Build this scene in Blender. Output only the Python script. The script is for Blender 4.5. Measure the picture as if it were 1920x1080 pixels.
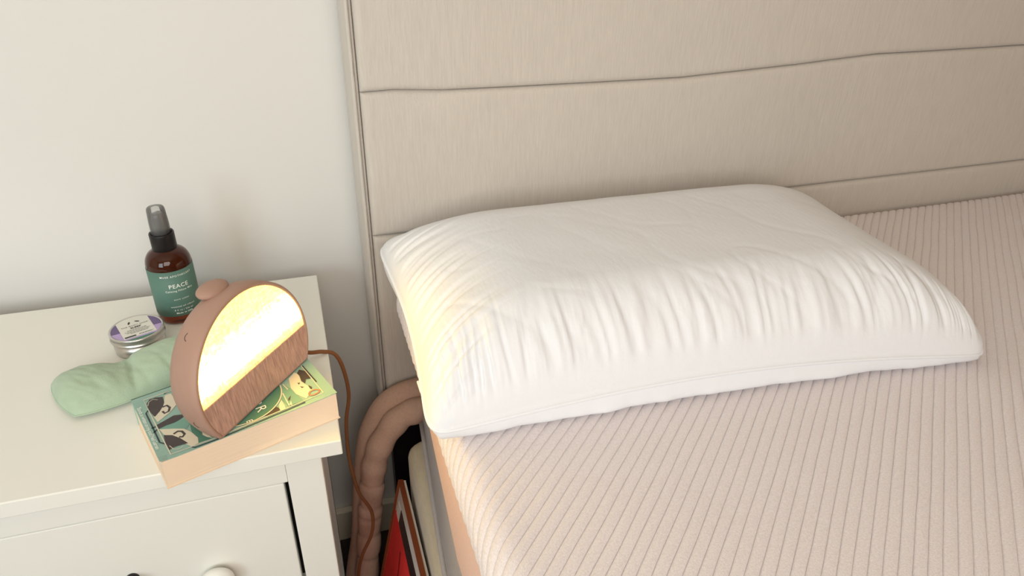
import bpy, bmesh, math, random
import numpy as np
from mathutils import Matrix, Vector, noise

# ------------------------------------------------------------------ clear
for o in list(bpy.data.objects):
    bpy.data.objects.remove(o, do_unlink=True)
SC = bpy.context.scene
COL = SC.collection
T = 0.68            # height of the nightstand top above the floor (metres)
CAM_Z = T + 0.57

# ------------------------------------------------------------------ camera
cam_data = bpy.data.cameras.new('camera')
cam_data.sensor_width = 36.0
cam_data.lens = 1348.0 / 1920.0 * 36.0
cam_data.clip_start = 0.02
cam = bpy.data.objects.new('camera', cam_data)
COL.objects.link(cam)
MW = np.array([[0.95608776, -0.13360332, 0.26085695],
               [-0.29274690, -0.47780133, 0.82825427],
               [0.01398028, -0.86824884, -0.49593196]])
right, down, fwd = MW[:, 0], MW[:, 1], MW[:, 2]
m = Matrix.Identity(4)
for i in range(3):
    m[i][0] = right[i]; m[i][1] = -down[i]; m[i][2] = -fwd[i]
m[2][3] = CAM_Z
cam.matrix_world = m
SC.camera = cam

# ------------------------------------------------------------------ view
vs = SC.view_settings
vs.view_transform = 'Standard'
vs.look = 'None'
vs.exposure = 0.0
vs.gamma = 1.0
vs.use_curve_mapping = False

# ------------------------------------------------------------------ world + window light
WORLD_STRENGTH = 1.0
WINDOW_POWER = 21.0
FILL_POWER = 20.5
world = bpy.data.worlds.new('sky')
SC.world = world
world.use_nodes = True
wn = world.node_tree
for n in list(wn.nodes):
    wn.nodes.remove(n)
wo = wn.nodes.new('ShaderNodeOutputWorld')
wb = wn.nodes.new('ShaderNodeBackground')
wb.inputs[0].default_value = (0.82, 0.90, 1.0, 1)
wb.inputs[1].default_value = WORLD_STRENGTH
wn.links.new(wb.outputs[0], wo.inputs[0])

RX0, RX1, RY0, RY1, RZ1 = -2.4, 2.5, -1.05, 1.15, 2.45      # room box
W1 = (-1.95, -0.95, 0.80, 1.85)                              # window in the front wall: x0 x1 z0 z1
W_FILL = (-0.75, 0.45, 1.10, 2.15)  # made-up second opening, holds the fill light


def window_light(name, w, power, color):
    d = bpy.data.lights.new(name, 'AREA')
    d.shape = 'RECTANGLE'
    d.size = w[1] - w[0]
    d.size_y = w[3] - w[2]
    d.energy = power
    d.color = color
    o = bpy.data.objects.new(name, d)
    COL.objects.link(o)
    o.location = ((w[0] + w[1]) / 2, RY0 + 0.035, (w[2] + w[3]) / 2)
    o.rotation_euler = (math.radians(90), 0, 0)   # shines towards +Y, into the room
    return o


window_light('daylight_window', W1, WINDOW_POWER, (0.81, 0.94, 1.0))
window_light('added_fill_light', W_FILL, FILL_POWER, (1.0, 0.905, 0.80))  # added fill behind the camera, lifts and warms the shadows


# ------------------------------------------------------------------ materials
def lin(c):
    return tuple(((v / 255.0) / 12.92 if v / 255.0 <= 0.04045 else ((v / 255.0 + 0.055) / 1.055) ** 2.4) for v in c)


def new_mat(name):
    m = bpy.data.materials.new(name)
    m.use_nodes = True
    nt = m.node_tree
    b = nt.nodes.get('Principled BSDF')
    return m, nt, b


def mat(name, rgb, rough=0.6, var=0.0, vscale=(20, 20, 20), bump=0.0, bscale=(200, 200, 200), spec=0.4,
        sheen=0.0, metal=0.0, coat=0.0, trans=0.0, detail=3.0, ior=1.45, bdist=0.001):
    m, nt, b = new_mat(name)
    c = lin(rgb)
    b.inputs['Base Color'].default_value = (*c, 1)
    b.inputs['Roughness'].default_value = rough
    b.inputs['Specular IOR Level'].default_value = spec
    b.inputs['Metallic'].default_value = metal
    b.inputs['Coat Weight'].default_value = coat
    b.inputs['Transmission Weight'].default_value = trans
    b.inputs['IOR'].default_value = ior
    b.inputs['Sheen Weight'].default_value = sheen
    tc = nt.nodes.new('ShaderNodeTexCoord')

    def noise_tex(scale, det):
        mp = nt.nodes.new('ShaderNodeMapping')
        mp.inputs['Scale'].default_value = scale
        nt.links.new(tc.outputs['Object'], mp.inputs['Vector'])
        nz = nt.nodes.new('ShaderNodeTexNoise')
        nz.inputs['Scale'].default_value = 1.0
        nz.inputs['Detail'].default_value = det
        nt.links.new(mp.outputs[0], nz.inputs['Vector'])
        return nz
    if var > 0:
        nz = noise_tex(vscale, detail)
        mr = nt.nodes.new('ShaderNodeMapRange')
        mr.inputs[1].default_value = 0.3
        mr.inputs[2].default_value = 0.7
        mr.inputs[3].default_value = 1 - var
        mr.inputs[4].default_value = 1 + var
        nt.links.new(nz.outputs[0], mr.inputs[0])
        mx = nt.nodes.new('ShaderNodeVectorMath')
        mx.operation = 'SCALE'
        mx.inputs[0].default_value = c
        nt.links.new(mr.outputs[0], mx.inputs['Scale'])
        nt.links.new(mx.outputs[0], b.inputs['Base Color'])
    if bump > 0:
        nz = noise_tex(bscale, 2.0)
        bp = nt.nodes.new('ShaderNodeBump')
        bp.inputs['Strength'].default_value = bump
        bp.inputs['Distance'].default_value = bdist
        nt.links.new(nz.outputs[0], bp.inputs['Height'])
        nt.links.new(bp.outputs[0], b.inputs['Normal'])
    return m


M = {}
M['wall'] = mat('wall_paint', (221, 220, 217), 0.75, 0.012, (3, 3, 3), 0.15, (90, 90, 90), spec=0.2)
M['wall_warm'] = mat('warm_wall_paint', (232, 216, 192), 0.8)  # warm tint on unseen walls, picked to warm the bounced light
M['wall_tan'] = mat('tan_wall_paint', (206, 170, 128), 0.8)  # unseen right wall, tan made up to simulate warm light there
M['ceiling'] = mat('ceiling_paint', (240, 230, 212), 0.8)
M['carpet'] = mat('dark_carpet', (62, 52, 50), 0.95, 0.25, (250, 250, 250), 0.4, (300, 300, 300))
M['baseboard'] = mat('baseboard_paint', (232, 224, 208), 0.45, 0.01)
M['frame_white'] = mat('window_paint', (240, 240, 238), 0.4, 0.01)
M['headboard'] = mat('headboard_velvet', (205, 198, 190), 0.85, 0.045, (420, 420, 30), 0.35, (700, 700, 50), spec=0.15, sheen=0.25)
M['cream_base'] = mat('base_velvet', (196, 184, 160), 0.85, 0.05, (200, 60, 200), 0.3, (400, 400, 400), spec=0.15, sheen=0.2)
M['roll'] = mat('roll_fabric', (198, 164, 146), 0.9, 0.05, (260, 260, 260), 0.4, (500, 500, 500), spec=0.1)
M['quilt'] = mat('quilt_knit', (231, 223, 224), 0.9, 0.07, (520, 520, 520), 0.5, (900, 900, 900), spec=0.1, sheen=0.15, detail=2)
M['border'] = mat('lamplit_border_knit', (232, 198, 184), 0.9, 0.03, (300, 300, 300), 0.3, (700, 700, 700), spec=0.1)  # pinkish knit, pushed further pink to carry the lamp's glow
M['grey'] = mat('grey_border_knit', (168, 162, 162), 0.9, 0.03, (300, 300, 300), 0.3, (700, 700, 700), spec=0.1)
M['pillow'] = mat('white_cotton', (233, 235, 240), 0.85, 0.0, bump=0.22, bscale=(160, 60, 160), spec=0.15, sheen=0.1, bdist=0.0015)
M['table'] = mat('white_lacquer', (234, 234, 227), 0.38, 0.01, (4, 4, 4), spec=0.4)
M['gap_shade'] = mat('painted_gap_shade', (30, 28, 26), 0.9)  # near-black, shade painted as a colour
M['black'] = mat('black_plastic', (26, 22, 24), 0.35, 0.05)
M['hazed_grey_plastic'] = mat('hazed_grey_plastic', (74, 74, 78), 0.3, 0.05, spec=0.6)  # spray head's black raised to grey for the haze of its cap
M['amber'] = mat('amber_plastic', (122, 50, 18), 0.05, 0.15, (25, 25, 25), spec=0.6, trans=0.8, coat=0.5, ior=1.25)
M['label_green'] = mat('green_label', (92, 126, 114), 0.55, 0.02, (30, 30, 30))
M['print_white'] = mat('white_print', (236, 240, 232), 0.6, 0.01)
M['tin'] = mat('aluminium', (205, 202, 200), 0.3, 0.04, (80, 80, 300), metal=0.9)
M['purple'] = mat('purple_print', (112, 96, 140), 0.45, 0.12, (12, 60, 30))
M['lilac'] = mat('lilac_print', (186, 166, 214), 0.45, 0.05, (12, 60, 30))
M['card'] = mat('white_card', (226, 226, 218), 0.5, 0.01)
M['ink'] = mat('ink', (62, 66, 64), 0.6, 0.02)
M['sage'] = mat('sage_jersey', (170, 190, 166), 0.92, 0.04, (60, 60, 60), 0.4, (600, 600, 600), spec=0.1, sheen=0.2)
M['pages'] = mat('book_pages', (240, 218, 192), 0.85, 0.05, (6, 6, 1500), 0.35, (10, 10, 1800), spec=0.1)
M['cover'] = mat('cover_teal', (146, 180, 168), 0.45, 0.02, (60, 60, 60))
M['cream'] = mat('cover_cream', (218, 210, 188), 0.5, 0.02)
M['dark'] = mat('cover_charcoal', (72, 64, 64), 0.5, 0.05)
M['midgreen'] = mat('cover_mid_green', (118, 162, 146), 0.5, 0.02)
M['deepgreen'] = mat('cover_deep_green', (82, 128, 110), 0.5, 0.02)
M['navyline'] = mat('cover_navy', (48, 58, 66), 0.5, 0.02)
M['orange'] = mat('cover_orange', (226, 120, 70), 0.5, 0.02)
M['shell'] = mat('lamp_shell', (172, 138, 122), 0.55, 0.02, (40, 40, 40), 0.05, (900, 900, 900))
M['wood'] = mat('lamp_heather_panel', (190, 152, 138), 0.7, 0.24, (520, 520, 22), 0.5, (900, 900, 50))
M['cord'] = mat('brown_cord', (128, 84, 52), 0.6, 0.04)
M['frame_copper'] = mat('copper_frame', (140, 74, 44), 0.35, 0.05, metal=0.4)
M['mount'] = mat('picture_mount', (206, 198, 190), 0.8, 0.02)
M['red'] = mat('red_print', (226, 52, 50), 0.6, 0.10, (14, 14, 14))
M['darkred'] = mat('dark_red_print', (140, 18, 22), 0.6, 0.05)
M['pinkred'] = mat('pink_red_print', (230, 110, 100), 0.6, 0.05)

# clear cap of the spray bottle
mc, nt, b = new_mat('clear_cap')
nt.nodes.remove(b)
out = nt.nodes.get('Material Output')
tr = nt.nodes.new('ShaderNodeBsdfTransparent')
tr.inputs[0].default_value = (0.93, 0.93, 0.92, 1)
gl = nt.nodes.new('ShaderNodeBsdfGlossy')
gl.inputs['Roughness'].default_value = 0.12
fr = nt.nodes.new('ShaderNodeFresnel')
fr.inputs[0].default_value = 1.6
mx = nt.nodes.new('ShaderNodeMixShader')
nt.links.new(fr.outputs[0], mx.inputs[0])
nt.links.new(tr.outputs[0], mx.inputs[1])
nt.links.new(gl.outputs[0], mx.inputs[2])
df_ = nt.nodes.new('ShaderNodeBsdfDiffuse')
df_.inputs[0].default_value = (0.8, 0.8, 0.8, 1)
mx2 = nt.nodes.new('ShaderNodeMixShader')
mx2.inputs[0].default_value = 0.14
nt.links.new(mx.outputs[0], mx2.inputs[1])
nt.links.new(df_.outputs[0], mx2.inputs[2])
nt.links.new(mx2.outputs[0], out.inputs[0])
M['clear'] = mc

mg, nt, b = new_mat('window_glass')
nt.nodes.remove(b)
out = nt.nodes.get('Material Output')
tr = nt.nodes.new('ShaderNodeBsdfTransparent')
nt.links.new(tr.outputs[0], out.inputs[0])
M['glass'] = mg

# glowing linen front of the lamp: LED strip sits low behind the cloth
LAMP_E = 4.2
me, nt, b = new_mat('lamp_linen')
out = nt.nodes.get('Material Output')
tc = nt.nodes.new('ShaderNodeTexCoord')
sep = nt.nodes.new('ShaderNodeSeparateXYZ')
nt.links.new(tc.outputs['Object'], sep.inputs[0])
ramp = nt.nodes.new('ShaderNodeValToRGB')
er = ramp.color_ramp
er.elements[0].position = 0.0
er.elements[0].color = (0.028, 0.028, 0.028, 1)
er.elements[1].position = 1.0
er.elements[1].color = (0.048, 0.048, 0.048, 1)
for p, v in ((0.08, 0.10), (0.18, 0.52), (0.32, 0.62), (0.46, 0.24), (0.60, 0.085)):
    e = er.elements.new(p)
    e.color = (v, v, v, 1)
mr = nt.nodes.new('ShaderNodeMapRange')
mr.inputs[1].default_value = 0.046
mr.inputs[2].default_value = 0.140
nt.links.new(sep.outputs['Z'], mr.inputs[0])
nt.links.new(mr.outputs[0], ramp.inputs[0])
vals = []
for sc in ((110, 60, 520), (520, 60, 110)):
    mp = nt.nodes.new('ShaderNodeMapping')
    mp.inputs['Scale'].default_value = sc
    nt.links.new(tc.outputs['Object'], mp.inputs['Vector'])
    nz = nt.nodes.new('ShaderNodeTexNoise')
    nz.inputs['Scale'].default_value = 1.0
    nz.inputs['Detail'].default_value = 2.0
    nt.links.new(mp.outputs[0], nz.inputs['Vector'])
    vals.append(nz)
ad = nt.nodes.new('ShaderNodeMath')
ad.operation = 'ADD'
nt.links.new(vals[0].outputs[0], ad.inputs[0])
nt.links.new(vals[1].outputs[0], ad.inputs[1])
mr2 = nt.nodes.new('ShaderNodeMapRange')
mr2.inputs[1].default_value = 0.75
mr2.inputs[2].default_value = 1.25
mr2.inputs[3].default_value = 0.45
mr2.inputs[4].default_value = 1.7
nt.links.new(ad.outputs[0], mr2.inputs[0])
mu = nt.nodes.new('ShaderNodeMath')
mu.operation = 'MULTIPLY'
nt.links.new(ramp.outputs[0], mu.inputs[0])
nt.links.new(mr2.outputs[0], mu.inputs[1])
mu2 = nt.nodes.new('ShaderNodeMath')
mu2.operation = 'MULTIPLY'
mu2.inputs[1].default_value = 9.0 * LAMP_E
nt.links.new(mu.outputs[0], mu2.inputs[0])
b.inputs['Base Color'].default_value = (0.7, 0.62, 0.5, 1)
b.inputs['Roughness'].default_value = 0.9
b.inputs['Emission Color'].default_value = (1.0, 0.63, 0.105, 1)
nt.links.new(mu2.outputs[0], b.inputs['Emission Strength'])
M['linen'] = me


# ------------------------------------------------------------------ helpers
def link_mesh(name, me, material, parent=None, smooth=True):
    me.materials.append(M[material])
    if smooth:
        me.polygons.foreach_set('use_smooth', [True] * len(me.polygons))
    o = bpy.data.objects.new(name, me)
    COL.objects.link(o)
    if parent is not None:
        o.parent = parent
    return o


def from_data(name, verts, faces, material, parent=None, smooth=True):
    me = bpy.data.meshes.new(name)
    me.from_pydata([tuple(v) for v in verts], [], [tuple(f) for f in faces])
    me.validate()
    me.update()
    return link_mesh(name, me, material, parent, smooth)


def from_bm(name, bm, material, parent=None, smooth=False):
    me = bpy.data.meshes.new(name)
    bmesh.ops.recalc_face_normals(bm, faces=bm.faces)
    bm.to_mesh(me)
    bm.free()
    return link_mesh(name, me, material, parent, smooth)


def box_bm(x0, x1, y0, y1, z0, z1, bevel=0.0, seg=2):
    bm = bmesh.new()
    bmesh.ops.create_cube(bm, size=1.0)
    for v in bm.verts:
        v.co = Vector(((x0 + x1) / 2 + v.co.x * (x1 - x0), (y0 + y1) / 2 + v.co.y * (y1 - y0), (z0 + z1) / 2 + v.co.z * (z1 - z0)))
    if bevel > 0:
        bmesh.ops.bevel(bm, geom=list(bm.edges), offset=bevel, segments=seg, profile=0.5, affect='EDGES')
    return bm


def box(name, x0, x1, y0, y1, z0, z1, material, parent=None, bevel=0.0, seg=2):
    return from_bm(name, box_bm(x0, x1, y0, y1, z0, z1, bevel, seg), material, parent, False)


def lathe(name, prof, material, parent=None, n=64, smooth=True, knurl=None):
    """profile of (r, z) turned round Z"""
    V, F = [], []
    for k, (r, z) in enumerate(prof):
        for i in range(n):
            a = 2 * math.pi * i / n
            rr = r
            if knurl and knurl[0] <= z <= knurl[1]:
                rr = r + (0.0004 if i % 2 else -0.0004)
            V.append((rr * math.cos(a), rr * math.sin(a), z))
    for k in range(len(prof) - 1):
        for i in range(n):
            j = (i + 1) % n
            F.append((k * n + i, k * n + j, (k + 1) * n + j, (k + 1) * n + i))
    F.append(tuple(range(n - 1, -1, -1)))
    F.append(tuple((len(prof) - 1) * n + i for i in range(n)))
    return from_data(name, V, F, material, parent, smooth)


def catmull(pts, n=12):
    P = [Vector(p) for p in pts]
    P = [P[0] * 2 - P[1]] + P + [P[-1] * 2 - P[-2]]
    out = []
    for i in range(1, len(P) - 2):
        for k in range(n):
            t = k / n
            a, b_, c, d = P[i - 1], P[i], P[i + 1], P[i + 2]
            out.append(0.5 * ((2 * b_) + (c - a) * t + (2 * a - 5 * b_ + 4 * c - d) * t * t + (3 * b_ - a - 3 * c + d) * t ** 3))
    out.append(P[-2])
    return out


def tube(name, pts, r, material, parent=None, n=12, closed=False, rfun=None, flat=None):
    V, F = [], []
    up = Vector((0.137, 0.31, 0.94)).normalized()
    N = len(pts)
    for i, p in enumerate(pts):
        if closed:
            d = (pts[(i + 1) % N] - pts[i - 1])
        else:
            d = pts[min(i + 1, N - 1)] - pts[max(i - 1, 0)]
        d.normalize()
        s = d.cross(up)
        if s.length < 1e-4:
            s = d.orthogonal()
        s.normalize()
        w = s.cross(d)
        up = w
        rr = rfun(i / (N - 1)) if rfun else r
        for k in range(n):
            a = 2 * math.pi * k / n
            V.append(p + s * math.cos(a) * rr + w * math.sin(a) * rr)
    for i in range(N if closed else N - 1):
        j = (i + 1) % N
        for k in range(n):
            l = (k + 1) % n
            F.append((i * n + k, i * n + l, j * n + l, j * n + k))
    if not closed:
        F.append(tuple(range(n - 1, -1, -1)))
        F.append(tuple((N - 1) * n + k for k in range(n)))
    return from_data(name, V, F, material, parent)


def empty(name, loc, label, cat, group=None, rz=0.0):
    o = bpy.data.objects.new(name, None)
    COL.objects.link(o)
    o.location = loc
    o.rotation_euler = (0, 0, rz)
    o.empty_display_size = 0.05
    tag(o, label, cat, group)
    return o


def tag(o, label, cat, group=None):
    o['label'] = label
    o['category'] = cat
    if group:
        o['group'] = group
    return o


def struct(o):
    o['kind'] = 'structure'
    return o


def text_mesh(name, body, size, material, parent, fn, spacing=1.0, ext=0.0, align='CENTER', sub=0, bold=0.0):
    """lettering as a mesh; fn maps (x, y) of the flat text to a point on the thing"""
    cu = bpy.data.curves.new('t', 'FONT')
    cu.body = body
    cu.size = size
    cu.align_x = align
    cu.align_y = 'CENTER'
    cu.space_character = spacing
    cu.resolution_u = 2
    cu.offset = bold
    ob = bpy.data.objects.new('t', cu)
    COL.objects.link(ob)
    dg = bpy.context.evaluated_depsgraph_get()
    dg.update()
    me = bpy.data.meshes.new_from_object(ob.evaluated_get(dg))
    bpy.data.objects.remove(ob, do_unlink=True)
    bpy.data.curves.remove(cu)
    for v in me.vertices:
        v.co = Vector(fn(v.co.x, v.co.y))
    me.name = name
    me.materials.clear()
    me.update()
    return link_mesh(name, me, material, parent, False)


def fbm(x, y, z=0.0, oct_=3):
    s, a, t = 0.0, 1.0, 0.0
    for k in range(oct_):
        s += a * noise.noise((x, y, z + 7.3 * k))
        t += a
        a *= 0.5
        x *= 2.03
        y *= 2.03
    return s / t


# ================================================================== the room
struct(box('floor', RX0, RX1, RY0, RY1, -0.05, 0.0, 'carpet'))
struct(box('wall_back', RX0 - 0.1, RX1 + 0.1, RY1, RY1 + 0.1, -0.05, RZ1, 'wall'))
struct(box('wall_left', RX0 - 0.1, RX0, RY0, RY1, -0.05, RZ1, 'wall_warm'))
struct(box('wall_right', RX1, RX1 + 0.1, RY0, RY1, -0.05, RZ1, 'wall_tan'))
struct(box('ceiling', RX0 - 0.1, RX1 + 0.1, RY0 - 0.1, RY1 + 0.1, RZ1, RZ1 + 0.08, 'ceiling'))
# front wall (behind the camera) with a window and an added fill opening: piers, sills and lintels in one shell
bm = bmesh.new()


def add_box(bm, x0, x1, y0, y1, z0, z1):
    b2 = box_bm(x0, x1, y0, y1, z0, z1)
    me_ = bpy.data.meshes.new('tmp')
    b2.to_mesh(me_)
    b2.free()
    bm.from_mesh(me_)
    bpy.data.meshes.remove(me_)


for (x0, x1, z0, z1) in ((RX0 - 0.1, W1[0], -0.05, RZ1), (W1[1], W_FILL[0], -0.05, RZ1), (W_FILL[1], RX1 + 0.1, -0.05, RZ1),
                         (W1[0], W1[1], -0.05, W1[2]), (W1[0], W1[1], W1[3], RZ1),
                         (W_FILL[0], W_FILL[1], -0.05, W_FILL[2]), (W_FILL[0], W_FILL[1], W_FILL[3], RZ1)):
    add_box(bm, x0, x1, RY0 - 0.1, RY0, z0, z1)
struct(from_bm('wall_front', bm, 'wall_warm'))
for i, w in enumerate((W1, W_FILL)):  # the second frame only dresses the added fill light
    bm = bmesh.new()
    t = 0.045
    add_box(bm, w[0], w[0] + t, RY0 - 0.02, RY0 + 0.01, w[2], w[3])
    add_box(bm, w[1] - t, w[1], RY0 - 0.02, RY0 + 0.01, w[2], w[3])
    add_box(bm, w[0], w[1], RY0 - 0.02, RY0 + 0.01, w[3] - t, w[3])
    add_box(bm, w[0], w[1], RY0 - 0.02, RY0 + 0.03, w[2], w[2] + t)
    wf = struct(from_bm('window_%d' % (i + 1), bm, 'frame_white'))
    box('pane', w[0] + t, w[1] - t, RY0 - 0.012, RY0 - 0.008, w[2] + t, w[3] - t, 'glass', wf)
bm = box_bm(RX0, RX1, RY1 - 0.016, RY1, 0.0, 0.082, 0.003, 2)
struct(from_bm('baseboard_back', bm, 'baseboard'))

# ================================================================== bed frame: headboard + base
YH = 1.02
bed = empty('upholstered_bed', (0.9, 0.6, 0), 'beige upholstered bed with tall panelled headboard against the wall', 'bed')


def bedp(o):
    o.parent = bed
    o.matrix_parent_inverse = Matrix.Translation(-bed.location)
    return o


def seam1(x):
    xs = [0.09, 0.143, 0.212, 0.316, 0.598, 0.8136, 0.97, 1.29, 2.4]
    zs = [0.3054, 0.3068, 0.3018, 0.300, 0.298, 0.3075, 0.3165, 0.3170, 0.318]
    return T + float(np.interp(x, xs, zs))


def seam2(x):
    return T + 0.083 + 0.004 * min(max(x, 0), 1.5)


def hb_panel(zlo, zhi, seed, pockets=()):
    X0, X1 = 0.0950, 1.95
    nx, nz = 150, 44
    r = 0.008
    V, F = [], []
    for j in range(nz + 1):
        t = j / nz
        t = 0.5 - 0.5 * math.cos(math.pi * t) * (0.55 + 0.45 * abs(math.cos(math.pi * t)))   # denser near the seams
        for i in range(nx + 1):
            s = i / nx
            s = s ** 1.5
            x = X0 + (X1 - X0) * s
            a, b_ = zlo(x), zhi(x)
            z = a + (b_ - a) * t
            d = min(z - a, b_ - z, (x - X0) * 0.8 + 0.0)
            y = YH
            if d < r:
                y += 0.009 * (1 - math.sqrt(max(0, 1 - (1 - d / r) ** 2)))
            y += 0.0025 * fbm(x * 5, z * 5, seed)
            for (px, pz, pr, amp) in pockets:
                y += amp * math.exp(-((x - px) / pr) ** 2 - ((z - pz) / 0.02) ** 2)
            V.append((x, y, z))
    for j in range(nz):
        for i in range(nx):
            a = j * (nx + 1) + i
            F.append((a, a + 1, a + nx + 2, a + nx + 1))
    n0 = len(V)
    # give the panel its depth: a back rim
    ring = [i for i in range(nx + 1)] + [(j + 1) * (nx + 1) - 1 for j in range(1, nz + 1)] + \
           [nz * (nx + 1) + i for i in range(nx - 1, -1, -1)] + [j * (nx + 1) for j in range(nz - 1, 0, -1)]
    for k in ring:
        V.append((V[k][0], YH + 0.05, V[k][2]))
    L = len(ring)
    for k in range(L):
        F.append((ring[(k + 1) % L], ring[k], n0 + k, n0 + (k + 1) % L))
    return bedp(from_data('headboard_panel', V, F, 'headboard'))


g = 0.0004
hb_panel(lambda x: seam1(x) + g, lambda x: T + 0.62 + 0 * x, 1.0)
hb_panel(lambda x: seam2(x) + g, lambda x: seam1(x) - g, 2.0, pockets=((0.185, T + 0.305, 0.045, 0.007),))
hb_panel(lambda x: T - 0.27 + 0 * x, lambda x: seam2(x) - g, 3.0)
bedp(from_bm('side_border', box_bm(0.0845, 0.0940, YH + 0.004, RY1 - 0.006, T - 0.27, T + 0.62, 0.005, 3), 'headboard', None, True))
bedp(box('headboard_core', 0.098, 1.95, YH + 0.03, RY1 - 0.008, T - 0.265, T + 0.615, 'headboard'))
for lx in (0.100, 1.75):
    bedp(box('headboard_leg', lx, lx + 0.06, YH + 0.04, YH + 0.08, 0.0, T - 0.26, 'black'))  # supports; the left one's black stands in for the shaded void under the bed


def loft_box(name, z0, z1, low_side, top_side, x1, y0, y1, r, material, zr=0.012):
    """soft box; its left side follows (x, y) points, given for its lower and its upper edge, to a rounded corner at the head"""
    bm = bmesh.new()

    def outline(side):
        pts = [(side[0][0], y0)] + [p for p in side[:-1]]
        xl1 = side[-1][0]
        for k in range(9):
            a = math.pi + (-math.pi / 2) * k / 8
            pts.append((xl1 + r + r * math.cos(a), y1 - r + r * math.sin(a)))
        return pts + [(x1, y1), (x1, y0)]
    lo, hi = outline(low_side), outline(top_side)
    prof = [(0.008, z0)] + [(zr * (1 - math.sin(a)), z0 + zr * (1 - math.cos(a))) for a in [k * math.pi / 8 for k in range(1, 5)]]
    prof += [(zr * (1 - math.cos(a)), z1 - zr + zr * math.sin(a)) for a in [k * math.pi / 8 for k in range(0, 5)]]
    prof += [(zr * 1.6, z1)]
    rings = []
    cy = (y0 + y1) / 2 + 0.3
    for off, z in prof:
        t = (z - z0) / (z1 - z0)
        ring = []
        for (xa, ya), (xb, yb) in zip(lo, hi):
            x, y = xa + (xb - xa) * t, ya + (yb - ya) * t
            ring.append(bm.verts.new((x + (off if x < 0.9 else -off), y + (-off if y > cy else 0.0), z)))
        rings.append(ring)
    n = len(lo)
    for a, b_ in zip(rings[:-1], rings[1:]):
        for i in range(n):
            j = (i + 1) % n
            bm.faces.new((a[i], a[j], b_[j], b_[i]))
    bm.faces.new(rings[-1])
    bm.faces.new(rings[0][::-1])
    return from_bm(name, bm, material, None, True)


base = bedp(loft_box('bed_base', 0.04, T - 0.245, [(0.0995, 0.5), (0.108, 0.92)], [(0.0995, 0.5), (0.108, 0.92)], 1.9, -0.55, 0.925, 0.03, 'cream_base', 0.02))

# ================================================================== mattresses
low = tag(loft_box('grey_mattress', T - 0.245, T - 0.101, [(0.1065, 0.60), (0.1365, 0.93)], [(0.1130, 0.55), (0.1300, 0.80), (0.1375, 0.93)][0:1] + [(0.1375, 0.93)], 1.88, -0.55, 0.930, 0.03, 'grey', 0.010),
          'grey mattress layer between the quilted mattress and the cream bed base', 'mattress')
# stitched seam that splits its side in two
ZM = T + 0.030
XL, YB = 0.115, 1.012
mattress = empty('quilted_mattress', (0.9, 0.3, T - 0.1), 'beige mattress with diagonal ribbed quilted top under the pillow', 'mattress')


def matp(o, par=mattress):
    o.parent = par
    o.matrix_parent_inverse = Matrix.Translation(-mattress.location)
    return o


def quilted_top():
    p = 0.01216
    Rc, r = 0.075, 0.030
    x_lo, x_hi = XL, 1.80
    y_hi = YB
    y_lo = 0.10
    drop = 0.006
    over = (math.pi / 2 - 1) * r + drop            # unrolled extra length past the edge
    ux0, uy1 = x_lo - over, y_hi + over
    ux1, uy0 = x_hi, y_lo
    s2 = math.sqrt(0.5)
    phases = [0.0, 0.03, 0.07, 0.14, 0.28, 0.5, 0.72, 0.86, 0.93, 0.97]
    smin = (ux0 - uy1) * s2
    smax = (ux1 - uy0) * s2
    k0, k1 = int(math.floor(smin / p)) - 1, int(math.ceil(smax / p)) + 1
    rows = []
    for k in range(k0, k1):
        for ph in phases:
            rows.append(((k + ph) * p, ph))
    NT = 60
    V, F = [], []
    prev = None
    for s, ph in rows:
        # line: (x, y) = s*(s2,-s2) + t*(s2,s2)
        bx, by = s * s2, -s * s2
        t0 = max((ux0 - bx) / s2, (uy0 - by) / s2)
        t1 = min((ux1 - bx) / s2, (uy1 - by) / s2)
        if t1 - t0 < 0.004:
            prev = None
            continue
        hump = abs(math.sin(math.pi * ph)) ** 0.36 if ph > 0 else 0.0
        start = len(V)
        Lh = t1 - t0
        for i in range(NT + 1):
            w = i / NT
            # denser towards both ends where the edge rolls over
            w = w - 0.115 * math.sin(2 * math.pi * w)
            t = t0 + Lh * w
            wob = 0.0007 * noise.noise((t * 14, s * 40, 0))
            x = bx + t * s2 + wob
            y = by + t * s2 - wob
            ox = max(0.0, (x_lo + Rc) - x)
            oy = max(0.0, y - (y_hi - Rc))
            o = math.hypot(ox, oy)
            z = ZM
            nrm = Vector((0, 0, 1))
            if o > Rc - r:
                q = o - (Rc - r)
                if q <= r * math.pi / 2:
                    hz, dz = r * math.sin(q / r), r * (1 - math.cos(q / r))
                    ang = q / r
                else:
                    hz, dz = r, r + min(q - r * math.pi / 2, drop)
                    ang = math.pi / 2
                k_ = ((Rc - r) + hz) / o
                dx, dy = -ox / o, oy / o
                x = (x_lo + Rc if ox > 0 else x) - ox * k_
                y = (y_hi - Rc if oy > 0 else y) + oy * k_
                z -= dz
                nrm = Vector((dx * math.sin(ang), dy * math.sin(ang), math.cos(ang)))
            z += 0.0022 * fbm(x * 4, y * 4, 3.0)
            h = 0.0030 * hump * (1 + 0.15 * noise.noise((t * 18, s * 80, 5))) - 0.0012
            V.append((x + nrm.x * h, y + nrm.y * h, z + nrm.z * h))
        if prev is not None:
            for i in range(NT):
                F.append((prev + i, start + i, start + i + 1, prev + i + 1))
        prev = start
    o = from_data('quilted_cover', V, F, 'quilt')
    return matp(o)


quilted_top()
bd = loft_box('border', T - 0.100, ZM - 0.010, [(0.1095, 0.54), (0.1380, 1.0)], [(0.1205, 0.54), (0.1215, 1.0)], 1.8, 0.10, YB - 0.002, 0.07, 'border', 0.010)
matp(bd)
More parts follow.
